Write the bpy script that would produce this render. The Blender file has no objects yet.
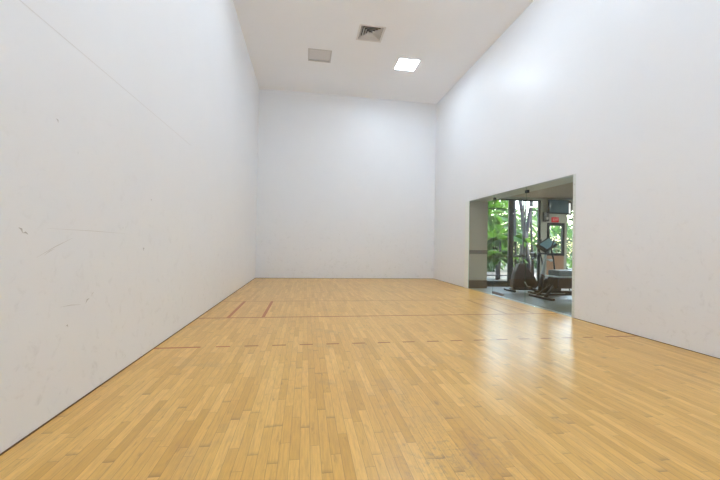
import bpy, bmesh, math, random
from mathutils import Vector, Matrix

C = bpy.context.scene.collection
SC = bpy.context.scene
R = math.radians
random.seed(7)

# ------------------------------------------------------------------ camera
CAM = (1.607, 0.4965, 1.179)
YAW, PIT, ROL, FPX = 0.155462, 0.011556, 0.019252, 346.13
fw = Vector((math.sin(YAW)*math.cos(PIT), math.cos(YAW)*math.cos(PIT), math.sin(PIT)))
rt = Vector((math.cos(YAW), -math.sin(YAW), 0))
up = rt.cross(fw)
r2 = rt*math.cos(ROL) + up*math.sin(ROL)
u2 = -rt*math.sin(ROL) + up*math.cos(ROL)
cam = bpy.data.objects.new('camera', bpy.data.cameras.new('camera'))
cam.data.sensor_width = 36.0
cam.data.lens = FPX/720*36.0
cam.data.clip_end = 200
m = Matrix((r2, u2, -fw)).transposed().to_4x4()
m.translation = CAM
cam.matrix_world = m
C.objects.link(cam)
SC.camera = cam

# ------------------------------------------------------------------ world, sun, exposure
SC.view_settings.view_transform = 'Standard'
SC.view_settings.look = 'None'
SC.view_settings.gamma = 1.0
SC.view_settings.use_curve_mapping = False
SC.view_settings.exposure = 0.0
PANEL_L = 25.8                      # radiance of a lit ceiling panel
PANEL_COL = (0.872, 1.0, 1.15)
GYM_L = 45.0
SC.cycles.max_bounces = 20; SC.cycles.diffuse_bounces = 14; SC.cycles.glossy_bounces = 6; SC.cycles.transparent_max_bounces = 24
w = bpy.data.worlds.new('sky'); SC.world = w
w.use_nodes = True
nt = w.node_tree; nt.nodes.clear()
wo = nt.nodes.new('ShaderNodeOutputWorld'); bg = nt.nodes.new('ShaderNodeBackground')
sky = nt.nodes.new('ShaderNodeTexSky')
sky.sky_type = 'NISHITA'; sky.sun_disc = False
sky.sun_elevation = R(52); sky.sun_rotation = R(80)
sky.air_density = 1.2; sky.dust_density = 3.0
nt.links.new(sky.outputs[0], bg.inputs[0]); nt.links.new(bg.outputs[0], wo.inputs[0])
bg.inputs[1].default_value = 2.4
sl = bpy.data.lights.new('sun', 'SUN'); sl.energy = 20.0; sl.angle = R(0.6); sl.color = (1, .95, .86)
sun = bpy.data.objects.new('sun', sl); C.objects.link(sun)
sun.rotation_euler = (R(18), R(38), 0)     # from the +x side, high, slightly from the garden's near side

# ------------------------------------------------------------------ node helpers
def mat(name):
    m_ = bpy.data.materials.new(name); m_.use_nodes = True
    t = m_.node_tree; t.nodes.clear()
    out = t.nodes.new('ShaderNodeOutputMaterial')
    return m_, t, out
def N(t, typ, **kw):
    n = t.nodes.new(typ)
    for k, v in kw.items():
        if k == 'inp':
            for kk, vv in v.items():
                if isinstance(vv, bpy.types.NodeSocket): t.links.new(vv, n.inputs[kk])
                else: n.inputs[kk].default_value = vv
        else: setattr(n, k, v)
    return n
def M(t, op, a, b=0.0, c=0.0):
    n = t.nodes.new('ShaderNodeMath'); n.operation = op
    for i, v in enumerate((a, b, c)):
        if isinstance(v, bpy.types.NodeSocket): t.links.new(v, n.inputs[i])
        else: n.inputs[i].default_value = v
    return n.outputs[0]
def mixc(t, fac, a, b, blend='MIX'):
    n = t.nodes.new('ShaderNodeMix'); n.data_type = 'RGBA'; n.blend_type = blend
    for i, v in ((0, fac), (6, a), (7, b)):
        if isinstance(v, bpy.types.NodeSocket): t.links.new(v, n.inputs[i])
        else: n.inputs[i].default_value = v if i == 0 else (*v[:3], 1)
    return n.outputs[2]
def srgb(r, g, b):
    f = lambda v: (v/255/12.92) if v/255 <= .04045 else ((v/255+.055)/1.055)**2.4
    return (f(r), f(g), f(b))
def princ(t, out, col, rough=.5, metal=0.0, **kw):
    n = t.nodes.new('ShaderNodeBsdfPrincipled')
    if isinstance(col, bpy.types.NodeSocket): t.links.new(col, n.inputs['Base Color'])
    else: n.inputs['Base Color'].default_value = (*col, 1)
    for k, v in dict(Roughness=rough, Metallic=metal, **kw).items():
        if isinstance(v, bpy.types.NodeSocket): t.links.new(v, n.inputs[k])
        else: n.inputs[k].default_value = v
    t.links.new(n.outputs[0], out.inputs[0])
    return n
def simple(name, col, rough=.5, metal=0.0, var=.06, scale=20, **kw):
    """a plain material with a little procedural unevenness"""
    m_, t, out = mat(name)
    tc = N(t, 'ShaderNodeTexCoord')
    nz = N(t, 'ShaderNodeTexNoise', inp={'Vector': tc.outputs['Object'], 'Scale': scale, 'Detail': 3.0})
    c = mixc(t, nz.outputs[0], tuple(x*(1-var) for x in col), tuple(min(1, x*(1+var)) for x in col))
    princ(t, out, c, rough, metal, **kw)
    return m_
def emis(name, col, s):
    m_, t, out = mat(name)
    e = N(t, 'ShaderNodeEmission', inp={'Color': (*col, 1), 'Strength': s})
    t.links.new(e.outputs[0], out.inputs[0])
    return m_

# ------------------------------------------------------------------ materials
def wall_mat(name, base, scuff=1.0, rough=.38):
    m_, t, out = mat(name)
    tc = N(t, 'ShaderNodeTexCoord'); P = tc.outputs['Object']
    sep = N(t, 'ShaderNodeSeparateXYZ', inp={0: P}); z = sep.outputs[2]
    low = M(t, 'SMOOTH_MIN', M(t, 'MAXIMUM', M(t, 'SUBTRACT', 1.0, M(t, 'DIVIDE', z, 2.6)), 0.0), 1.0, .1)
    big = N(t, 'ShaderNodeTexNoise', inp={'Vector': P, 'Scale': 1.3, 'Detail': 6.0, 'Roughness': .65})
    col = mixc(t, big.outputs[0], tuple(x*.965 for x in base), base)
    # rubbed ball marks, mostly below reach height
    n1 = N(t, 'ShaderNodeTexNoise', inp={'Vector': P, 'Scale': 9.0, 'Detail': 5.0, 'Roughness': .7, 'Distortion': .6})
    k = N(t, 'ShaderNodeMapRange', inp={0: n1.outputs[0], 1: .56, 2: .74, 3: 0.0, 4: .17*scuff})
    col = mixc(t, M(t, 'MULTIPLY', k.outputs[0], low), col, srgb(120, 118, 116))
    n2 = N(t, 'ShaderNodeTexVoronoi', inp={'Vector': P, 'Scale': 3.6, 'Randomness': 1.0})
    k2 = N(t, 'ShaderNodeMapRange', inp={0: n2.outputs['Distance'], 1: .0, 2: .045, 3: .45*scuff, 4: .0})
    n3 = N(t, 'ShaderNodeTexNoise', inp={'Vector': P, 'Scale': 2.1})
    k3 = N(t, 'ShaderNodeMapRange', inp={0: n3.outputs[0], 1: .5, 2: .58, 3: 0.0, 4: 1.0})
    f = M(t, 'MULTIPLY', M(t, 'MULTIPLY', k2.outputs[0], k3.outputs[0]), M(t, 'ADD', low, .15))
    col = mixc(t, f, col, srgb(95, 95, 98))
    nb = N(t, 'ShaderNodeTexNoise', inp={'Vector': P, 'Scale': 1.6, 'Detail': 4.0})
    bp = N(t, 'ShaderNodeBump', inp={'Height': nb.outputs[0], 'Strength': .12, 'Distance': .03})
    n = princ(t, out, col, rough)
    n.inputs['Specular IOR Level'].default_value = .28
    t.links.new(bp.outputs[0], n.inputs['Normal'])
    return m_

WALL = wall_mat('court_wall_paint', (.838, .862, .892))
FARW = wall_mat('far_wall_paint', (.838, .862, .892), 1.3)
MARK = simple('scuff_mark', srgb(212, 212, 212), .6)
SEAM = simple('wall_seam', srgb(222, 223, 224), .5)
SPOT = simple('dark_ball_mark', srgb(188, 188, 188), .6)
CEIL = wall_mat('ceiling_paint', (.915, .94, .98), 0.0, .6)

def floor_mat():
    m_, t, out = mat('maple_strip_floor')
    tc = N(t, 'ShaderNodeTexCoord'); P = tc.outputs['Object']
    sep = N(t, 'ShaderNodeSeparateXYZ', inp={0: P}); x, y = sep.outputs[0], sep.outputs[1]
    W = .0571
    xs = M(t, 'DIVIDE', x, W); i = M(t, 'FLOOR', xs); fx = M(t, 'FRACT', xs)
    w1 = N(t, 'ShaderNodeTexWhiteNoise', noise_dimensions='1D', inp={'W': i}).outputs[0]
    w2 = N(t, 'ShaderNodeTexWhiteNoise', noise_dimensions='1D', inp={'W': M(t, 'ADD', i, 91.3)}).outputs[0]
    L = M(t, 'MULTIPLY_ADD', w2, .45, .38)
    v = M(t, 'DIVIDE', M(t, 'MULTIPLY_ADD', w1, 9.0, y), L); j = M(t, 'FLOOR', v); fy = M(t, 'FRACT', v)
    cb = N(t, 'ShaderNodeCombineXYZ', inp={0: i, 1: j, 2: 3.0})
    wn = N(t, 'ShaderNodeTexWhiteNoise', noise_dimensions='3D', inp={'Vector': cb.outputs[0]})
    ramp = N(t, 'ShaderNodeValToRGB', inp={0: wn.outputs[0]})
    e = ramp.color_ramp.elements
    stops = [(0, (.62, .345, .07)), (.10, (.665, .376, .082)), (.35, (.715, .418, .10)), (.75, (.755, .452, .115)), (1, (.815, .505, .142))]
    e[0].position, e[0].color = 0, (*stops[0][1], 1); e[1].position, e[1].color = 1, (*stops[-1][1], 1)
    for p_, c_ in stops[1:-1]:
        q = e.new(p_); q.color = (*c_, 1)
    # grain stretched along the strip
    gv = N(t, 'ShaderNodeCombineXYZ', inp={0: M(t, 'MULTIPLY', x, 95.0), 1: M(t, 'MULTIPLY', y, 7.0), 2: M(t, 'MULTIPLY', wn.outputs[0], 60.0)})
    g = N(t, 'ShaderNodeTexNoise', inp={'Vector': gv.outputs[0], 'Scale': 1.0, 'Detail': 4.0, 'Roughness': .6})
    gk = N(t, 'ShaderNodeMapRange', inp={0: g.outputs[0], 1: .38, 2: .75, 3: .0, 4: .48})
    col = mixc(t, gk.outputs[0], ramp.outputs[0], (.40, .215, .075))
    # mineral streaks and dark flecks on some strips
    sv = N(t, 'ShaderNodeCombineXYZ', inp={0: M(t, 'MULTIPLY', x, 26.0), 1: M(t, 'MULTIPLY', y, 6.5), 2: M(t, 'MULTIPLY', wn.outputs[0], 31.0)})
    s = N(t, 'ShaderNodeTexNoise', inp={'Vector': sv.outputs[0], 'Scale': 1.0, 'Detail': 3.0})
    sk = N(t, 'ShaderNodeMapRange', inp={0: s.outputs[0], 1: .64, 2: .78, 3: .0, 4: .48})
    col = mixc(t, sk.outputs[0], col, (.25, .125, .045))
    # joints
    ex = M(t, 'LESS_THAN', M(t, 'ABSOLUTE', M(t, 'SUBTRACT', fx, .5)), .476)
    ey = M(t, 'GREATER_THAN', M(t, 'MULTIPLY', fy, L), .003)
    endk = N(t, 'ShaderNodeMapRange', inp={0: M(t, 'MULTIPLY', fy, L), 1: .0, 2: .045, 3: 1.0, 4: .0})
    wn2 = N(t, 'ShaderNodeTexWhiteNoise', noise_dimensions='3D', inp={'Vector': N(t, 'ShaderNodeCombineXYZ', inp={0: i, 1: j, 2: 8.0}).outputs[0]})
    ek = N(t, 'ShaderNodeMapRange', inp={0: wn2.outputs[0], 1: .55, 2: .95, 3: .0, 4: .55})
    col = mixc(t, M(t, 'MULTIPLY', M(t, 'POWER', endk.outputs[0], 1.5), ek.outputs[0]), col, (.22, .11, .035))
    joint = M(t, 'MULTIPLY', M(t, 'SUBTRACT', 1.0, M(t, 'MULTIPLY', ex, ey)), .45)
    col = mixc(t, joint, col, (.20, .10, .04))
    # grey traffic wear
    nw = N(t, 'ShaderNodeTexNoise', inp={'Vector': P, 'Scale': 1.4, 'Detail': 5.0, 'Roughness': .7})
    nk = N(t, 'ShaderNodeMapRange', inp={0: nw.outputs[0], 1: .55, 2: .72, 3: .0, 4: .38})
    col = mixc(t, nk.outputs[0], col, (.33, .22, .12))
    d = N(t, 'ShaderNodeVectorMath', operation='DISTANCE', inp={0: P, 1: (2.45, 2.35, 0)})
    dk = N(t, 'ShaderNodeMapRange', inp={0: d.outputs['Value'], 1: .05, 2: .5, 3: 1.0, 4: .0})
    nf = N(t, 'ShaderNodeTexNoise', inp={'Vector': P, 'Scale': 22.0, 'Detail': 5.0, 'Roughness': .75})
    nfk = N(t, 'ShaderNodeMapRange', inp={0: nf.outputs[0], 1: .5, 2: .62, 3: .0, 4: .42})
    col = mixc(t, M(t, 'MULTIPLY', dk.outputs[0], nfk.outputs[0]), col, (.20, .15, .11))
    rg = N(t, 'ShaderNodeMapRange', inp={0: nw.outputs[0], 1: .3, 2: .7, 3: .278, 4: .30})
    hv = N(t, 'ShaderNodeCombineXYZ', inp={0: M(t, 'MULTIPLY', x, 9.0), 1: M(t, 'MULTIPLY', y, 2.2), 2: 0.0})
    hb = N(t, 'ShaderNodeTexNoise', inp={'Vector': hv.outputs[0], 'Scale': 1.0, 'Detail': 1.0})
    bp = N(t, 'ShaderNodeBump', inp={'Height': hb.outputs[0], 'Strength': .10, 'Distance': .01})
    n = princ(t, out, col, rg.outputs[0])
    n.inputs['Specular IOR Level'].default_value = .5

    t.links.new(bp.outputs[0], n.inputs['Normal'])
    return m_
FLOOR = floor_mat()

def paint_mat(name, col, keep):
    """floor line paint, worn through in places to the wood colour"""
    m_, t, out = mat(name)
    tc = N(t, 'ShaderNodeTexCoord'); P = tc.outputs['Object']
    n1 = N(t, 'ShaderNodeTexNoise', inp={'Vector': P, 'Scale': 14.0, 'Detail': 5.0, 'Roughness': .7})
    k = N(t, 'ShaderNodeMapRange', inp={0: n1.outputs[0], 1: .35, 2: .68, 3: keep, 4: keep*.75})
    n2 = N(t, 'ShaderNodeTexNoise', inp={'Vector': P, 'Scale': 30.0, 'Detail': 2.0})
    wood = mixc(t, n2.outputs[0], (.56, .33, .12), (.70, .45, .19))
    princ(t, out, mixc(t, k.outputs[0], wood, col), .3, **{'Specular IOR Level': .25})
    return m_
RED = paint_mat('red_line_paint', (.42, .075, .004), 1.0)
RED_THIN = paint_mat('red_line_paint_thin', (.38, .09, .006), 1.0)
RED_FAINT = paint_mat('red_line_paint_faint', (.40, .15, .03), .8)
DASH = paint_mat('receiving_line_paint', (.32, .08, .008), 1.0)

GAP = simple('floor_gap', (.16, .09, .045), .8)
TRIMW = simple('pale_trim', (.83, .86, .84), .4)
ALU = simple('brushed_aluminium', (.55, .58, .57), .35, .8)
BLACKMETAL = simple('black_window_metal', (.018, .02, .022), .4, .2)
DARKFIT = simple('dark_fitting', (.035, .035, .035), .35, .6)
STEEL = simple('steel_fitting', (.25, .25, .25), .35, .8)

def glass_mat(name, tint, tint_face=None):
    m_, t, out = mat(name)
    tr = N(t, 'ShaderNodeBsdfTransparent', inp={0: (*tint, 1)})
    gl = N(t, 'ShaderNodeBsdfGlossy', inp={0: (1, 1, 1, 1), 'Roughness': .0})
    lw = N(t, 'ShaderNodeLayerWeight', inp={0: .5})      # Schlick-like rise towards grazing, the same from both sides
    fr = M(t, 'MULTIPLY_ADD', M(t, 'POWER', lw.outputs['Facing'], 5.0), .75, .018)
    mx = N(t, 'ShaderNodeMixShader', inp={0: fr, 1: tr.outputs[0], 2: gl.outputs[0]})
    t.links.new(mx.outputs[0], out.inputs[0])
    return m_
GLASS = glass_mat('court_glass', (.95, .985, .97))
WINGLASS = glass_mat('window_glass', (.97, .985, .975))
GEDGE = glass_mat('green_glass_edge', (.72, .86, .80))

DIFF_ON = emis('lit_diffuser', PANEL_COL, PANEL_L)
DIFF_GYM = emis('gym_fill_diffuser', (1, .95, .88), GYM_L)
DIFF_BRIGHT = emis('bright_lit_diffuser', PANEL_COL, PANEL_L*2.0)
DIFF_OFF = simple('unlit_diffuser', (.70, .69, .69), .35, var=.1, scale=60)
FRAMEG = simple('troffer_frame', (.60, .59, .59), .45)
WHITEM = simple('white_enamel', (.74, .73, .73), .4)
DUCT = simple('dark_duct', (.05, .05, .05), .7)

GWALL = simple('gym_beige_wall', srgb(158, 150, 134), .6)
GWALL2 = simple('gym_pale_wall', srgb(176, 178, 168), .6)
GTAN = simple('gym_tan_wall', srgb(166, 132, 108), .6)
RAIL = simple('brown_chair_rail', srgb(92, 82, 72), .45)
GBASE = simple('brown_gym_baseboard', srgb(96, 82, 70), .5)
GCEIL = simple('gym_ceiling', srgb(172, 158, 140), .8, scale=60)
GSOF = simple('gym_soffit', srgb(196, 198, 190), .6)
GFLOOR = simple('gym_grey_floor', srgb(140, 148, 152), .3, var=.12, scale=90)
MATR = simple('gym_rubber_mat', srgb(88, 92, 84), .4, var=.12, scale=120)
SHROUD = simple('brown_grey_shroud', srgb(62, 51, 47), .4)
FRAMEDK = simple('machine_dark_frame', srgb(58, 46, 38), .4, .2)
BLACKP = simple('black_plastic', (.02, .021, .023), .4)
GREYVINYL = simple('grey_vinyl', srgb(88, 96, 98), .45)
SILVER = simple('silver_paint', srgb(190, 200, 205), .3, .4)
WHITEP = simple('white_plastic', (.78, .8, .82), .4)
SCREENB = simple('console_screen_glass', srgb(130, 165, 182), .08)
TVS = simple('television_reflection', srgb(96, 118, 128), .12)  # reflection on the switched-off screen, put into its base colour
EXITR = emis('exit_sign_red', (.75, .06, .06), .5)
EXITW = emis('exit_sign_letters', (1, .6, .55), .6)

def leaf_mat(name, a, b, tr=.45):
    m_, t, out = mat(name)
    g = N(t, 'ShaderNodeNewGeometry')
    c = mixc(t, g.outputs['Random Per Island'], a, b)
    d = N(t, 'ShaderNodeBsdfPrincipled', inp={'Base Color': c, 'Roughness': .4})
    tl = N(t, 'ShaderNodeBsdfTranslucent', inp={0: mixc(t, .5, c, (.08, .17, .015))})
    mx = N(t, 'ShaderNodeMixShader', inp={0: tr, 1: d.outputs[0], 2: tl.outputs[0]})
    t.links.new(mx.outputs[0], out.inputs[0])
    return m_
LEAF1 = leaf_mat('bright_leaf', (.018, .075, .008), (.06, .14, .018))
LEAF2 = leaf_mat('mid_leaf', (.009, .042, .011), (.03, .08, .022))
LEAF3 = leaf_mat('pale_leaf', (.04, .095, .04), (.075, .125, .07))
TRUNK = simple('grey_palm_bark', srgb(48, 43, 50), .8, var=.2, scale=25)
STEM = simple('brown_stem', srgb(98, 82, 62), .8, var=.2)
PATH = simple('pale_garden_path', srgb(72, 66, 66), .8, var=.08, scale=8)
SOIL = simple('dark_garden_soil', srgb(70, 72, 70), .9, var=.3, scale=6)
STUCCO = simple('white_garden_wall', srgb(226, 226, 220), .8, var=.05, scale=5)

# ------------------------------------------------------------------ mesh helpers
class MB:
    def __init__(s): s.bm = bmesh.new(); s.mi = 0
    def _tag(s, faces, sm=False):
        for f in faces: f.material_index = s.mi; f.smooth = sm
        return s
    def box(s, a, b, rot=None, bev=0.0):
        a, b = Vector(a), Vector(b)
        c = (a+b)/2; d = b-a
        mt = Matrix.Translation(c) @ (rot.to_4x4() if rot is not None else Matrix()) @ Matrix.Diagonal((*d, 1))
        r = bmesh.ops.create_cube(s.bm, size=1.0, matrix=mt)
        fs = list({f for v in r['verts'] for f in v.link_faces})
        if bev:
            es = list({e for v in r['verts'] for e in v.link_edges})
            q = bmesh.ops.bevel(s.bm, geom=es, offset=bev, segments=2, affect='EDGES', profile=.6)
            fs = [f for f in s.bm.faces if f in set(q['faces']) or f.is_valid and f in fs]
            fs = list({f for f in fs if f.is_valid} | set(q['faces']))
        return s._tag([f for f in fs if f.is_valid])
    def tube(s, pts, rad, n=10, caps=True):
        pts = [Vector(p) for p in pts]
        rad = rad if isinstance(rad, (list, tuple)) else [rad]*len(pts)
        T = []
        for i in range(len(pts)):
            a = pts[max(i-1, 0)]; b = pts[min(i+1, len(pts)-1)]
            T.append((b-a).normalized())
        u = T[0].orthogonal().normalized(); rings = []
        for i, p in enumerate(pts):
            u = (u - T[i]*u.dot(T[i])).normalized(); v = T[i].cross(u)
            rings.append([s.bm.verts.new(p + (u*math.cos(2*math.pi*k/n) + v*math.sin(2*math.pi*k/n))*rad[i]) for k in range(n)])
        fs = []
        for a, b in zip(rings, rings[1:]):
            for k in range(n): fs.append(s.bm.faces.new((a[k], a[(k+1) % n], b[(k+1) % n], b[k])))
        s._tag(fs, True)
        if caps: s._tag([s.bm.faces.new(rings[0][::-1]), s.bm.faces.new(rings[-1])])
        return s
    def prism(s, prof, axis, a, b):
        """profile of 2D points in the plane across `axis`, extruded from a to b"""
        def P(u, v, w_):
            return {'x': (w_, u, v), 'y': (u, w_, v), 'z': (u, v, w_)}[axis]
        A = [s.bm.verts.new(P(u, v, a)) for u, v in prof]; B = [s.bm.verts.new(P(u, v, b)) for u, v in prof]
        n = len(prof)
        fs = [s.bm.faces.new(A), s.bm.faces.new(B[::-1])]
        for k in range(n): fs.append(s.bm.faces.new((A[k], B[k], B[(k+1) % n], A[(k+1) % n])))
        bmesh.ops.recalc_face_normals(s.bm, faces=fs)
        return s._tag(fs)
    def quad(s, *ps):
        return s._tag([s.bm.faces.new([s.bm.verts.new(p) for p in ps])])
    def ball(s, c, r, sc=(1, 1, 1)):
        mt = Matrix.Translation(c) @ Matrix.Diagonal((*sc, 1))
        q = bmesh.ops.create_uvsphere(s.bm, u_segments=14, v_segments=9, radius=r, matrix=mt)
        return s._tag(list({f for v in q['verts'] for f in v.link_faces}), True)
    def build(s, name, mats, parent=None, loc=None):
        me = bpy.data.meshes.new(name); s.bm.to_mesh(me); s.bm.free()
        for q in (mats if isinstance(mats, (list, tuple)) else [mats]): me.materials.append(q)
        o = bpy.data.objects.new(name, me); C.objects.link(o)
        if parent is not None: o.parent = parent
        if loc is not None: o.location = loc
        return o
def tag(o, label=None, cat=None, group=None, kind=None):
    if label: o['label'] = label
    if cat: o['category'] = cat
    if group: o['group'] = group
    if kind: o['kind'] = kind
    return o
def thing(name, label, cat, loc=(0, 0, 0), rz=0, group=None):
    o = bpy.data.objects.new(name, None); C.objects.link(o)
    o.location = loc; o.rotation_euler = (0, 0, rz); o.empty_display_size = .1
    return tag(o, label, cat, group)
def struct(o, label, cat):
    return tag(o, label, cat, kind='structure')
def dup(root, loc=None, rz=None, label=None):
    r = root.copy(); C.objects.link(r)
    if loc is not None: r.location = loc
    if rz is not None: r.rotation_euler = (0, 0, rz)
    if label: r['label'] = label
    for ch in list(root.children):
        c = ch.copy(); C.objects.link(c); c.parent = r
        for g in ch.children:
            d = g.copy(); C.objects.link(d); d.parent = c
    return r

# ------------------------------------------------------------------ the court
W, D, H = 6.096, 12.192, 6.21
TH = .10                               # court wall thickness
GY0, GY1, GZ = 5.70, 9.80, 2.44        # opening for the glass wall with its jambs

# floor, with its painted lines as faces of the same surface
b = MB()
b.box((-.1, -.1, -.12), (W+.02, D+.1, 0))
def strip(x0, y0, x1, y1, mi):
    b.mi = mi; z = .0012
    b.quad((x0, y0, z), (x1, y0, z), (x1, y1, z), (x0, y1, z))
ys, yh, yr = D-4.572, D-6.096, D-7.62
strip(.0, ys-.02, W, ys+.02, 3)                         # service line, nearly worn off
strip(.0, yh-.024, W, yh+.024, 2)                         # short line
strip(.42, yh+.02, .47, ys-.02, 1)                      # service box line
strip(.945, yh+.02, .995, ys-.02, 1)                    # drive serve line
strip(W-.47, yh+.02, W-.42, ys-.02, 3); strip(W-.995, yh+.02, W-.945, ys-.02, 3)
strip(.0, yr-.02, .48, yr+.02, 1)                       # receiving line: solid ends, dashes between
x = .640
while x + .155 < W-.52:
    strip(x, yr-.018, x+.152, yr+.018, 1 if x < .7 else 4); x += .3075
strip(W-.50, yr-.02, W, yr+.02, 4)
fl = b.build('floor', [FLOOR, RED, RED_THIN, RED_FAINT, DASH])
struct(fl, 'glossy maple strip court floor with worn red lines', 'floor')

# walls
b = MB(); b.box((-.2, -.1, 0), (0, D+.1, H+.1))
b.mi = 1; b.box((-.0001, 1.0, 2.502), (.0012, 5.6, 2.508))
b.mi = 2                                                # rubbed streaks left by balls and rackets
def mark(y0, z0, y1, z1, wd):
    b.mi = 3 if wd > .008 else 2
    d = Vector((0, y1-y0, z1-z0)).normalized(); n = Vector((0, -d.z, d.y))*wd/2
    p, q = Vector((.0008, y0, z0)), Vector((.0008, y1, z1)); mid = (p+q)/2 + n*1.5
    b.quad(p-n*.2, mid-n, mid+n, p+n*.2); b.quad(mid-n, q-n*.2, q+n*.2, mid+n)
for a in [(2.73, 1.235, 2.76, 1.205, .012), (2.76, 1.205, 2.80, 1.198, .010), (2.87, 1.06, 3.20, 1.185, .006), (2.93, 1.07, 3.02, 1.11, .006),
          (4.25, 1.10, 4.265, 1.07, .022), (3.09, .72, 3.30, .70, .006), (3.36, .70, 3.40, .73, .012), (3.42, .74, 3.46, .77, .007),
          (2.95, 1.24, 3.9, 1.232, .004), (3.15, .58, 3.17, .57, .012), (3.0, 1.95, 3.02, 1.93, .01), (4.4, 1.6, 4.42, 1.59, .012)]:
    mark(*a)
struct(b.build('wall_left', [WALL, SEAM, MARK, SPOT]), 'long white side wall on the left with scuffs', 'wall')
b = MB(); b.box((0, D, 0), (W, D+.2, H+.1))
struct(b.build('wall_front', FARW), 'white far end wall of the court', 'wall')
b = MB(); b.box((0, -.2, 0), (W, 0, H+.1))
struct(b.build('wall_back', WALL), 'white end wall behind the viewer', 'wall')
b = MB()
b.box((W, -.1, 0), (W+TH, GY0, H+.1)); b.box((W, GY1, 0), (W+TH, D+.1, H+.1)); b.box((W, GY0, GZ), (W+TH, GY1, H+.1))
struct(b.build('wall_right', WALL), 'long white side wall on the right with glass opening', 'wall')

# shadow of the expansion gap along the wall feet, drawn as thin dark strips
for nm, a, c, lab in (('shadow_gap_left', (0, 0, .0008), (.007, D, .008), 'thin dark strip along the left wall foot'),
                      ('shadow_gap_front', (.009, D-.009, .0008), (W-.009, D, .008), 'thin dark strip along the far wall foot')):
    q = MB(); q.box(a, c); struct(q.build(nm, GAP), lab, 'baseboard')
q = MB(); q.box((W-.007, 0, .0008), (W, GY0, .007)); q.box((W-.007, GY1, .0008), (W, D-.009, .007))
struct(q.build('shadow_gap_right', GAP), 'thin dark strip along the right wall foot', 'baseboard')

# ceiling with recesses for the fittings
LX = (1.875, 4.295); LY = (9.80, 6.35, 3.45, .80); LS = .31
VC = (3.035, 8.58); VS = .29
holes = [(x-LS, x+LS, y-LS, y+LS) for x in LX for y in LY] + [(VC[0]-VS, VC[0]+VS, VC[1]-VS, VC[1]+VS)]
xs = sorted({-.1, W+.1, *[h[0] for h in holes], *[h[1] for h in holes]})
yy = sorted({-.1, D+.1, *[h[2] for h in holes], *[h[3] for h in holes]})
b = MB()
for x0, x1 in zip(xs, xs[1:]):
    for y0, y1 in zip(yy, yy[1:]):
        cx, cy = (x0+x1)/2, (y0+y1)/2
        if any(h[0] < cx < h[1] and h[2] < cy < h[3] for h in holes): continue
        b.quad((x0, y0, H), (x0, y1, H), (x1, y1, H), (x1, y0, H))
bmesh.ops.remove_doubles(b.bm, verts=b.bm.verts, dist=1e-5)
for x0, x1, y0, y1 in holes:                            # sides of each recess
    for p, q in (((x0, y0), (x1, y0)), ((x1, y0), (x1, y1)), ((x1, y1), (x0, y1)), ((x0, y1), (x0, y0))):
        b.quad((*p, H), (*q, H), (*q, H+.12), (*p, H+.12))
b.box((-.1, -.1, H+.12), (W+.1, D+.1, H+.2))
struct(b.build('ceiling', CEIL), 'white painted court ceiling', 'ceiling')

def ring(mb, s0, s1, z0, z1):
    """square ring, outer half-size s1, inner half-size s0"""
    mb.box((-s1, -s1, z0), (s1, -s0, z1)); mb.box((-s1, s0, z0), (s1, s1, z1))
    mb.box((-s1, -s0, z0), (-s0, s0, z1)); mb.box((s0, -s0, z0), (s1, s0, z1))

def ceiling_light(loc, label, on, drop=.012):
    t = thing('ceiling_light', label, 'ceiling light', loc, 0, 'square court ceiling lights')
    q = MB(); ring(q, LS-.035, LS-.001, -.006, .055); q.build('frame', WHITEM if on else FRAMEG, t)
    q = MB()
    if on: q.box((-LS+.036, -LS+.036, -drop), (LS-.036, LS-.036, .012))
    else: q.box((-LS+.036, -LS+.036, .028), (LS-.036, LS-.036, .034))
    if not on:                                           # prismatic ribs
        for k in range(9):
            u = -LS+.06 + k*(2*LS-.12)/8
            q.box((-LS+.05, u-.006, .024), (LS-.05, u+.006, .029))
    q.build('diffuser', (DIFF_ON if drop > .05 else DIFF_BRIGHT) if on else DIFF_OFF, t)
    q = MB(); ring(q, LS-.034, LS-.002, .056, .11); q.box((-LS+.002, -LS+.002, .111), (LS-.002, LS-.002, .118)); q.build('housing', WHITEM, t)
    return t
ceiling_light((LX[0], LY[0], H), 'unlit grey square ceiling light near the far left of the ceiling', False)
ceiling_light((LX[1], LY[0], H), 'brightly lit square ceiling light right of the air vent', True)
l1 = None                               # unseen nearer rows, their drop lenses made deeper to throw light onto the ceiling
names = ['second row', 'third row', 'last row']
for k, y in enumerate(LY[1:]):
    for s_, x in zip(('left', 'right'), LX):
        if k == 1 and s_ == 'right':
            ceiling_light((x, y, H), 'unlit square ceiling light in the third row, right side, overhead towards the back wall', False); continue
        lab = 'lit square ceiling light in the %s, %s side, overhead towards the back wall' % (names[k], s_)
        l1 = ceiling_light((x, y, H), lab, True, .10) if l1 is None else dup(l1, (x, y, H), label=lab)

t = thing('ceiling_vent', 'square white louvred air vent in the ceiling, dark inside', 'air vent', (*VC, H))
q = MB(); ring(q, VS-.03, VS+.02, -.008, -.0005); q.build('frame', WHITEM, t)
q = MB()
ring(q, VS-.012, VS-.002, 0, .115); q.box((-VS+.002, -VS+.002, .116), (VS-.002, VS-.002, .119)); q.build('duct', DUCT, t)
LOUV = simple('vent_louver', (.68, .67, .67), .45)
for k, so in enumerate((.255, .20, .145, .09)):          # flaring square cones
    q = MB(); si = so-.048
    for a in range(4):
        ca, sa = round(math.cos(a*math.pi/2)), round(math.sin(a*math.pi/2))
        f = lambda u, v, z: (ca*u - sa*v, sa*u + ca*v, z)
        z0, z1 = -.004, .05
        q.quad(f(so, -so, z0), f(so, so, z0), f(si, si, z1), f(si, -si, z1))
        q.quad(f(so, -so, z0+.002), f(si, -si, z1+.002), f(si, si, z1+.002), f(so, so, z0+.002))
    q.build('louver', LOUV, t)
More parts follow.
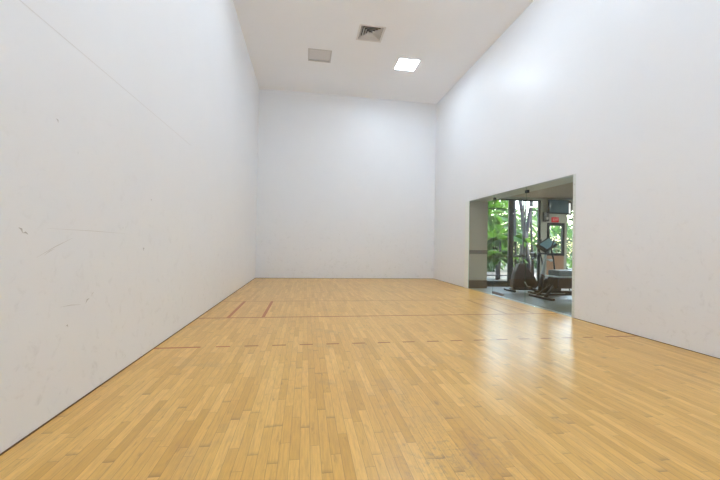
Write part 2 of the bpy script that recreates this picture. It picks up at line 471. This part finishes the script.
q = MB(); q.box((-.035, -.035, .0), (.035, .035, .004)); q.build('center_plate', LOUV, t)

# ------------------------------------------------------------------ glass wall between court and gym
def pane(y0, y1, z0, z1, name, parent=None):
    q = MB(); x0, x1 = W+.004, W+.016
    q.quad((x0, y0, z0), (x0, y0, z1), (x0, y1, z1), (x0, y1, z0))
    q.quad((x1, y0, z0), (x1, y1, z0), (x1, y1, z1), (x1, y0, z1))
    q.mi = 1
    q.quad((x0, y0, z0), (x1, y0, z0), (x1, y0, z1), (x0, y0, z1)); q.quad((x0, y1, z0), (x0, y1, z1), (x1, y1, z1), (x1, y1, z0))
    q.quad((x0, y0, z1), (x1, y0, z1), (x1, y1, z1), (x0, y1, z1)); q.quad((x0, y0, z0), (x0, y1, z0), (x1, y1, z0), (x1, y0, z0))
    return q.build(name, [GLASS, GEDGE], parent)
ZB, ZT = .008, GZ-.012
def opening(name, kind_label, cat, y0, y1):
    o = bpy.data.objects.new(name, None); C.objects.link(o); o.location = (0, 0, 0)
    struct(o, kind_label, cat)
    pane(y0, y1, ZB, ZT, 'glass_pane', o)
    return o
opening('window_1', 'fixed clear glass panel at the far end of the glass wall', 'glass panel', 8.2955, 9.56)
dr = opening('door_1', 'frameless clear glass door in the middle of the glass wall', 'door', 7.0455, 8.292)
opening('window_2', 'fixed clear glass panel nearest the viewer', 'glass panel', 5.765, 7.042)
for yc, zc, ly, lz, nm in ((8.262, 2.33, .07, .07, 'top_patch'), (7.02, 2.33, .09, .06, 'top_patch'), (8.06, .075, .46, .055, 'bottom_patch')):
    q = MB(); q.box((W-.012, yc-ly/2, zc-lz/2), (W+.003, yc+ly/2, zc+lz/2), bev=.003); q.box((W+.017, yc-ly/2, zc-lz/2), (W+.032, yc+ly/2, zc+lz/2), bev=.003)
    q.build(nm, STEEL if 'bottom' in nm else DARKFIT, dr)
q = MB()
q.tube([(W+.02, 8.245, 1.145), (W+.05, 8.245, 1.145)], .012, 12); q.ball((W+.07, 8.245, 1.145), .034)
q.tube([(W-.02, 8.245, 1.145), (W+.002, 8.245, 1.145)], .03, 14); q.build('door_knob', DARKFIT, dr)
# bottom and head channels, jambs
q = MB(); q.box((W+.0, 9.565, .0), (W+.019, GY1, GZ)); struct(q.build('trim_1', TRIMW), 'pale jamb at the far end of the glass wall', 'trim')
q = MB(); q.box((W-.003, GY0+.002, .002), (W+TH, 5.758, GZ-.002))
q.mi = 1
for zz in [.1+.18*k for k in range(13)]: q.tube([(W-.0045, 5.73, zz), (W-.003, 5.73, zz)], .006, 8)
struct(q.build('trim_2', [simple('channel_grey_green', (.72, .77, .74), .35, .1), STEEL]), 'screwed metal channel at the near end of the glass wall', 'trim')
q = MB(); q.box((W+.002, 5.76, GZ-.010), (W+TH, 9.563, GZ)); struct(q.build('trim_3', ALU), 'slim metal channel along the top of the glass', 'trim')
q = MB(); q.box((W+.0205, 5.76, 0), (W+TH, 9.563, .004)); struct(q.build('trim_4', ALU), 'slim metal threshold below the glass', 'trim')

# ------------------------------------------------------------------ the gym beyond the glass
GX = 12.0; SX = 6.69; SZ = 2.455; CZ = 2.68; WY = 9.95
q = MB(); q.box((W+.02, 2.0, -.12), (GX, WY+.12, 0))
struct(q.build('floor_gym', GFLOOR), 'grey hard floor of the gym beyond the glass', 'floor')
q = MB(); q.box((W+TH, 2.0, SZ), (SX, 9.6, CZ+.1))
struct(q.build('ceiling_soffit', GSOF), 'lowered pale ceiling strip just behind the glass', 'ceiling')
q = MB(); q.box((SX, 2.0, CZ), (GX, WY+.12, CZ+.1))
struct(q.build('ceiling_gym', GCEIL), 'tan ceiling of the gym beyond the glass', 'ceiling')
q = MB(); q.box((GX, 2.0, 0), (GX+.12, WY+.12, CZ+.1)); struct(q.build('wall_gym_right', GWALL2), 'far side wall of the gym', 'wall')
q = MB(); q.box((W+TH, 1.88, 0), (GX+.12, 2.0, CZ+.1)); struct(q.build('wall_gym_back', GWALL2), 'end wall of the gym behind the viewer', 'wall')
BX = 6.675
q = MB(); q.box((W+TH, 9.6, 0), (BX, D, CZ+.1)); q.box((W+.02, 9.6, 0), (W+TH, GY1, GZ)); struct(q.build('wall_gym_left', GWALL), 'short beige wall with a brown chair rail beyond the glass', 'wall')
q = MB(); q.box((W+.021, 9.575, .965), (BX, 9.5995, 1.075), bev=.006); struct(q.build('trim_5', RAIL), 'brown chair rail on the beige wall', 'trim')
q = MB(); q.box((W+.021, 9.585, .001), (BX, 9.5995, .225)); struct(q.build('baseboard_gym', GBASE), 'brown baseboard of the beige wall', 'baseboard')
# window wall: openings x 6.69..8.62 (full height), 8.86..9.46 (framed), 9.60..10.5 (tall)
q = MB()
def wbox(x0, x1, z0, z1, mi=0): q.mi = mi; q.box((x0, WY, z0), (x1, WY+.12, z1))
wbox(BX, 8.60, 2.60, CZ); wbox(8.60, 8.80, 0, CZ); wbox(8.80, 9.38, 1.93, CZ); wbox(8.80, 9.38, 0, .94, 1)
wbox(9.38, 9.47, 0, CZ); wbox(9.47, 10.4, 2.36, CZ); wbox(9.47, 10.4, 0, .5, 1); wbox(10.4, GX, 0, CZ)
struct(q.build('wall_gym_front', [GWALL2, GTAN]), 'gym wall with the garden windows', 'wall')

def win(name, label, x0, x1, z0, z1, bars_v, bars_h, fr=.035, y=WY+.03):
    o = bpy.data.objects.new(name, None); C.objects.link(o); struct(o, label, 'window')
    q = MB(); d = .06
    q.box((x0, y, z0), (x0+fr, y+d, z1)); q.box((x1-fr, y, z0), (x1, y+d, z1))
    q.box((x0+fr, y, z0), (x1-fr, y+d, z0+fr)); q.box((x0+fr, y, z1-fr), (x1-fr, y+d, z1))
    q.build('window_frame', BLACKMETAL, o)
    for u, wd in bars_v:
        q = MB(); q.box((u-wd/2, y+.005, z0+fr), (u+wd/2, y+d-.005, z1-fr)); q.build('mullion', BLACKMETAL, o)
    for v, wd in bars_h:
        q = MB(); q.box((x0+fr, y+.01, v-wd/2), (x1-fr, y+d-.01, v+wd/2)); q.build('transom', BLACKMETAL, o)
    q = MB(); q.box((x0+fr, y+.027, z0+fr), (x1-fr, y+.033, z1-fr)); q.build('glass_pane', WINGLASS, o)
    return o
win('door_2', 'black framed glass garden door beside the beige wall', BX, 7.62, .0, 2.60, [(7.575, .02)], [(2.30, .03), (.33, .025), (.10, .12)])
win('window_3', 'black framed full height window right of the garden door', 7.66, 8.60, .0, 2.60, [(7.705, .05), (8.06, .022), (8.555, .045)], [(2.30, .03), (.10, .12)])
q = MB(); q.box((7.62, WY+.02, 0), (7.66, WY+.1, 2.6)); struct(q.build('trim_6', BLACKMETAL), 'black post between garden door and window', 'trim')
win('window_4', 'small window in a thick dark frame below the exit sign', 8.80, 9.38, .94, 1.93, [], [], .08, WY-.02)
win('window_5', 'tall bright window at the right edge of the glass', 9.47, 10.4, .5, 2.36, [], [(1.4, .03)], .03)

for x_, y_, lab in ((7.9, 5.2, 'added gym fill light nearer the viewer, beyond the glass'), (9.8, 8.0, 'added gym fill light deeper in the gym, beyond the glass'),
                    (7.9, 3.2, 'added gym fill light beyond the glass, farthest from the garden'), (10.5, 5.2, 'added gym fill light by the far side wall of the gym')):
    t = thing('gym_fill_light', lab, 'ceiling light', (x_, y_, CZ), 0, 'added gym fill lights')  # out-of-view lights added to brighten the gym
    q = MB(); ring(q, .29, .32, -.03, 0); q.build('frame', WHITEM, t)
    q = MB(); q.box((-.289, -.289, -.02), (.289, .289, -.012)); q.build('diffuser', DIFF_GYM, t)

# rubber mat below the machines
q = MB(); q.box((6.25, 5.9, .0005), (10.5, 8.55, .006)); tag(q.build('rubber_mat', MATR), 'dark rubber mat under the exercise machines', 'floor mat')

# exit sign
t = thing('exit_sign', 'small red exit sign on the wall above the small window', 'exit sign', (9.05, WY-.001, 1.95))
q = MB(); q.box((-.11, -.045, .0), (.11, 0, .15), bev=.006); q.build('housing', EXITR, t)
fc = bpy.data.curves.new('lettering', 'FONT'); fc.body = 'EXIT'; fc.size = .09; fc.align_x = 'CENTER'; fc.align_y = 'CENTER'; fc.extrude = .001
tmp = bpy.data.objects.new('lettering_curve', fc); C.objects.link(tmp)
me_ = bpy.data.meshes.new_from_object(tmp.evaluated_get(bpy.context.evaluated_depsgraph_get()))
bpy.data.objects.remove(tmp); me_.materials.clear(); me_.materials.append(EXITW)
tx = bpy.data.objects.new('lettering', me_); C.objects.link(tx); tx.parent = t
tx.location = (0, -.0475, .075); tx.rotation_euler = (R(90), 0, 0)

# television on its bracket
t = thing('wall_television', 'flat television with a painted blue grey reflection hung high above the exit sign', 'television', (9.10, WY-.001, 2.40))
q = MB(); q.box((-.33, -.12, -.20), (.33, -.06, .22), bev=.008); q.build('casing', BLACKP, t)
q = MB(); q.box((-.31, -.124, -.165), (.31, -.1205, .205)); q.build('screen', TVS, t)
q = MB(); q.box((-.05, -.06, -.05), (.05, 0, .05)); q.build('bracket', BLACKP, t)
# loudspeaker left of it, small dark
t = thing('wall_speaker', 'small dark wall speaker left of the red exit sign', 'speaker', (8.71, WY-.001, 2.10))
q = MB(); q.box((-.06, -.14, -.14), (.06, 0, .14), bev=.01); q.build('cabinet', BLACKP, t)
q = MB(); q.tube([(0, -.142, -.05), (0, -.14, -.05)], .045, 16); q.build('cone', STEEL, t)
# narrow arched fixture right of the television, its pale middle made to glow
t = thing('wall_fixture', 'dark arched wall fixture with a glowing bar right of the television', 'lamp', (9.53, WY-.001, 2.38))
q = MB()
arc = [(.07*math.cos(a*math.pi/10), .14+.09*math.sin(a*math.pi/10)) for a in range(11)]
q.prism([(-.07, -.2), (.07, -.2)] + arc, 'y', -.03, 0); q.build('back_plate', BLACKP, t)
q = MB(); q.tube([(-.02, -.055, -.15), (-.02, -.055, .1), (-.02, -.045, .16)], .028, 12); q.build('glow_bar', emis('fixture_glow', (1, .97, .95), 1.0), t)

# exercise bike
t = thing('exercise_bike', 'brown grey exercise bike by the garden door, behind the glass', 'exercise bike', (7.30, 8.95, 0.0))
for sx in (-.33, .42):
    q = MB(); q.tube([(sx, -.24, .035), (sx, .24, .035)], .03, 10); q.build('base_foot', BLACKP, t)
q = MB(); q.tube([(-.33, 0, .06), (.42, 0, .06)], .028, 8); q.tube([(-.2, 0, .06), (-.03, 0, .70)], .032, 8); q.tube([(.3, 0, .06), (.32, 0, .85)], .03, 8); q.build('frame', FRAMEDK, t)
q = MB(); q.prism([(-.30, .10), (.42, .10), (.38, .36), (.20, .55), (.02, .74), (-.12, .74), (-.22, .5)], 'y', -.09, .09)
bmesh.ops.bevel(q.bm, geom=list(q.bm.edges), offset=.02, segments=2, affect='EDGES'); q.build('shroud', SHROUD, t)
q = MB(); q.tube([(.2, -.098, .28), (.2, -.091, .28)], .15, 24); q.build('flywheel', FRAMEDK, t)
q = MB(); q.tube([(-.03, 0, .72), (-.06, 0, .90)], .022, 10); q.build('seat_post', STEEL, t)
q = MB(); q.prism([(-.22, -.11), (-.22, .11), (-.10, .10), (0, .04), (.13, .025), (.15, 0), (.13, -.025), (0, -.04), (-.10, -.10)], 'z', .905, .965)
bmesh.ops.bevel(q.bm, geom=list(q.bm.edges), offset=.012, segments=2, affect='EDGES'); q.build('saddle', BLACKP, t)
q = MB(); q.tube([(.36, -.18, 1.06), (.44, -.16, 1.02), (.33, 0, .86), (.44, .16, 1.02), (.36, .18, 1.06)], .015, 8); q.build('handlebar', BLACKP, t)
q = MB(); q.box((.30, -.09, .92), (.36, .09, 1.04), Matrix.Rotation(R(-25), 3, 'Y'), .008); q.build('console', BLACKP, t)
for s_, z_ in ((-1, .14), (1, .38)):
    q = MB(); q.tube([(.02, s_*.12, .27), (.1, s_*.13, z_)], .014, 8); pc = q.build('crank', STEEL, t)
    q = MB(); q.box((.05, s_*.18-.05, z_-.015), (.15, s_*.18+.05, z_+.015), bev=.005); q.build('pedal', BLACKP, pc)

# elliptical trainer with the console
t = thing('elliptical_trainer', 'elliptical trainer with pale blue console, behind the grey padded bench', 'exercise machine', (7.62, 8.40, 0.006))
q = MB(); q.box((-.30, -.05, .03), (.75, .05, .09), bev=.01); q.build('base_rail', FRAMEDK, t)
for sx in (-.28, .72):
    q = MB(); q.box((sx-.04, -.28, 0), (sx+.04, .28, .04), bev=.01); q.build('base_foot', BLACKP, t)
q = MB(); q.tube([(-.18, 0, .08), (-.10, 0, .50)], .05, 12); q.build('lower_column', FRAMEDK, t)
q = MB(); q.tube([(-.10, 0, .501), (-.03, 0, 1.0), (.0, 0, 1.16)], [.04, .033, .03], 12); q.build('column', SILVER, t)
q = MB(); q.prism([(-.1, .09), (.36, .09), (.34, .38), (.16, .46), (-.02, .38)], 'y', -.10, .10)
bmesh.ops.bevel(q.bm, geom=list(q.bm.edges), offset=.02, segments=2, affect='EDGES'); q.build('flywheel_cover', SHROUD, t)
q = MB(); q.box((-.20, -.16, 1.20), (.20, .16, 1.26), Matrix.Rotation(R(-32), 3, 'Y') @ Matrix.Rotation(R(38), 3, 'X'), .02); con = q.build('console', BLACKP, t)
q = MB(); q.box((-.15, -.115, 1.262), (.15, .115, 1.270), Matrix.Rotation(R(-32), 3, 'Y') @ Matrix.Rotation(R(38), 3, 'X'), .003)
sc_ = q.build('screen', SCREENB, con); sc_.location = (.014, -.02, .006)
for s_ in (-1, 1):
    q = MB(); q.tube([(.1, s_*.2, .4), (.02, s_*.22, .9), (-.06, s_*.23, 1.15), (.02, s_*.24, 1.38)], .019, 8); q.build('handlebar', BLACKP, t)
    q = MB(); q.tube([(.12, s_*.2, .34), (.75, s_*.17, .2)], .022, 8); pa = q.build('pedal_arm', FRAMEDK, t)
    q = MB(); q.box((.35, s_*.185-.07, .30), (.66, s_*.185+.07, .335), bev=.01); q.build('pedal', BLACKP, pa)
q = MB(); q.box((-.12, -.17, 1.0), (.2, .17, 1.04), bev=.01); q.tube([(.02, 0, 1.03), (.03, 0, 1.17)], .05, 10); q.build('tray', BLACKP, t)
q = MB(); q.ball((.04, -.12, .86), .05, (1.0, .8, .7)); q.tube([(-.04, 0, .88), (.04, -.12, .86)], .02, 8); q.build('water_bottle_holder', WHITEP, t)

# padded bench machine nearest the glass
t = thing('weight_bench', 'grey padded bench on a brown frame, close behind the glass', 'weight bench', (7.0, 7.62, 0.006))
q = MB(); q.box((-.05, -.26, 0), (.05, .52, .05), bev=.01); q.build('base_foot', FRAMEDK, t)
q = MB(); q.box((1.05, -.3, 0), (1.15, .3, .05), bev=.01); q.build('base_foot', FRAMEDK, t)
q = MB(); q.tube([(0, 0, .04), (.14, -.02, .22), (.26, -.02, .38)], .035, 8); q.tube([(0, .3, .04), (.22, .05, .34)], .025, 8); q.tube([(1.1, 0, .04), (1.0, 0, .35)], .035, 8)
q.tube([(.02, -.02, .11), (1.08, -.02, .11)], .025, 8); q.build('frame', FRAMEDK, t)
q = MB(); q.box((.18, -.17, .26), (1.25, .17, .505), bev=.02); q.build('body', SHROUD, t)
q = MB(); q.box((.12, -.185, .510), (1.3, .185, .535), bev=.006); q.build('trim_strip', SILVER, t)
q = MB(); q.box((.20, -.18, .536), (1.26, .18, .665), bev=.03); q.build('pad', GREYVINYL, t)
q = MB(); q.box((.35, -.24, .13), (.75, -.19, .17), bev=.008); q.tube([(.5, -.2, .15), (.5, -.1, .3)], .012, 8); q.build('side_pedal', BLACKP, t)
# ------------------------------------------------------------------ the garden
q = MB(); q.box((3, WY+.12, -.15), (30, 13.2, -.03)); q.box((3, 15.4, -.15), (30, 34, -.03))
struct(q.build('ground_garden', SOIL), 'dark planted garden ground beyond the windows', 'ground')
q = MB(); q.box((3, 13.2, -.14), (30, 15.4, -.02)); struct(q.build('path_garden', PATH), 'pale paved path across the garden', 'path')

def leaf(mb, p, d, n, L, wd):
    d = d.normalized(); s_ = d.cross(n)
    if s_.length < 1e-3: s_ = d.orthogonal()
    s_ = s_.normalized()*wd/2; drop = Vector((0, 0, -L*.12))
    bm = mb.bm
    v = [bm.verts.new(x) for x in (p, p+d*L*.45+s_, p+d*L+drop, p+d*L*.45-s_)]
    mb._tag([bm.faces.new((v[0], v[1], v[2])), bm.faces.new((v[0], v[2], v[3]))])
def shrub(loc, rx, rz_, n, lm, label, ls=.2, group='leafy shrubs in the garden'):
    t = thing('garden_shrub', label, 'shrub', loc, 0, group)
    q = MB()
    for k in range(n):
        u = Vector((random.gauss(0, 1), random.gauss(0, 1), random.gauss(0, 1))).normalized()
        r = random.uniform(.55, 1.0)
        p = Vector((u.x*rx*r, u.y*rx*r, rz_*(1.02+u.z*r)*.98))
        dd = u + Vector((random.uniform(-.7, .7), random.uniform(-.7, .7), random.uniform(-.3, .6)))
        leaf(q, p, dd, Vector((random.uniform(-.5, .5), random.uniform(-.5, .5), 1)), ls*random.uniform(.6, 1.2), ls*.42)
    q.build('foliage', lm, t)
    q = MB()
    for k in range(4):
        a = k*1.7; q.tube([(0, 0, 0), (math.cos(a)*rx*.25, math.sin(a)*rx*.25, rz_*.7), (math.cos(a)*rx*.5, math.sin(a)*rx*.5, rz_*1.3)], [.03, .02, .01], 6)
    q.build('stem', STEM, t)
    return t
def frond_mesh(L, n, lw, ll):
    q = MB(); pts = []
    for k in range(9):
        s_ = k/8; pts.append(Vector((L*s_*(1-.12*s_), 0, L*(.55*s_-.75*s_*s_))))
    q.tube(pts, [.016*(1-.8*k/8) for k in range(9)], 5)
    for k in range(n):
        s_ = .15+.84*k/(n-1); p = Vector((L*s_*(1-.12*s_), 0, L*(.55*s_-.75*s_*s_)))
        for sd in (-1, 1):
            leaf(q, p, Vector((.6, sd*1.0, .1-.5*s_)), Vector((0, 0, 1)), ll*(1-.55*abs(s_-.4)), lw)
    return q
def palm(loc, trunks, label, crown_n, L, lm, group='palms in the garden', ll=.42, lw=.05):
    t = thing('garden_palm', label, 'palm', loc, 0, group)
    me = None
    for (dx, dy, tx_, ty_, hh, r) in trunks:
        q = MB(); pts = [(dx+(tx_-dx)*s_, dy+(ty_-dy)*s_, hh*s_) for s_ in (0, .25, .5, .75, 1)]
        q.tube(pts, [r*1.25, r, r*.95, r*.9, r*.8], 8); q.build('trunk', TRUNK, t)
        for k in range(crown_n):
            if me is None:
                o = frond_mesh(L, 26, lw, ll).build('frond', lm, t); me = o.data
            else:
                o = bpy.data.objects.new('frond', me); C.objects.link(o); o.parent = t
            o.location = (tx_, ty_, hh)
            o.rotation_euler = (random.uniform(-.25, .25), random.uniform(-.55, .35), 2*math.pi*k/crown_n + random.uniform(-.3, .3))
            s_ = random.uniform(.8, 1.1); o.scale = (s_, s_, s_)
    return t
# multi-trunk palm seen through the right-hand garden window: leaning trunks in a V
palm((9.50, 11.9, -.03), [(.17, 0, -.50, .02, 4.2, .07), (-.17, .18, .52, .2, 4.3, .07), (-.36, .1, -.42, .2, 4.4, .04), (-.19, -.1, -.12, -.1, 4.4, .03), (.32, .1, .20, .2, 4.0, .04), (.46, 0, .52, .1, 4.1, .05)],
     'clump of grey trunked palms leaning apart, seen through the right-hand tall window', 5, 1.6, LEAF2)
# broad bright fronds low behind the garden door
palm((8.52, 12.2, -.03), [(0, 0, .0, .0, .75, .05), (.22, .25, .30, .3, 1.45, .045)], 'low bright green palm with arching fronds just behind the garden door', 9, .92, LEAF1, ll=.5, lw=.14)
palm((9.0, 14.2, -.03), [(0, 0, .1, .1, 2.4, .06)], 'taller bright palm behind the garden door, left of the trunks', 10, 1.3, LEAF1, ll=.55, lw=.14)
palm((10.6, 13.9, -.03), [(0, 0, .1, .1, 2.2, .055)], 'pale green palm behind the leaning trunks', 9, 1.4, LEAF3, ll=.45, lw=.07)
shr = [((10.5, 16.3, -.03), .98, 1.25, 1700, LEAF1, 'broad bright shrub across the path, behind the garden door', .28),
       ((12.5, 16.5, -.03), .95, 1.05, 800, LEAF2, 'mid green shrub across the path, behind the trunk clump', .28),
       ((14.5, 16.4, -.03), .95, 1.3, 900, LEAF3, 'pale shrub across the path, behind the small window', .28),
       ((16.5, 16.3, -.03), .95, 1.2, 900, LEAF1, 'bright shrub across the path, behind the tall right window', .28),
       ((12.4, 20.4, -.03), 1.85, 2.5, 3400, LEAF1, 'tall bright tree-like shrub far behind the garden door', .5),
       ((16.3, 20.4, -.03), 1.75, 1.9, 1300, LEAF3, 'tall pale tree-like shrub far behind the trunk clump', .42),
       ((20.2, 20.4, -.03), 1.75, 2.3, 1500, LEAF2, 'tall mid green tree-like shrub far behind the small window', .42)]
for loc, rx, rz_, n_, lm, lab, ls in shr:
    shrub(loc, rx, rz_, n_, lm, lab, ls)
shrub((10.75, 11.4, -.03), .42, .42, 420, LEAF1, 'bright low shrub right outside the tall bright window', .16)
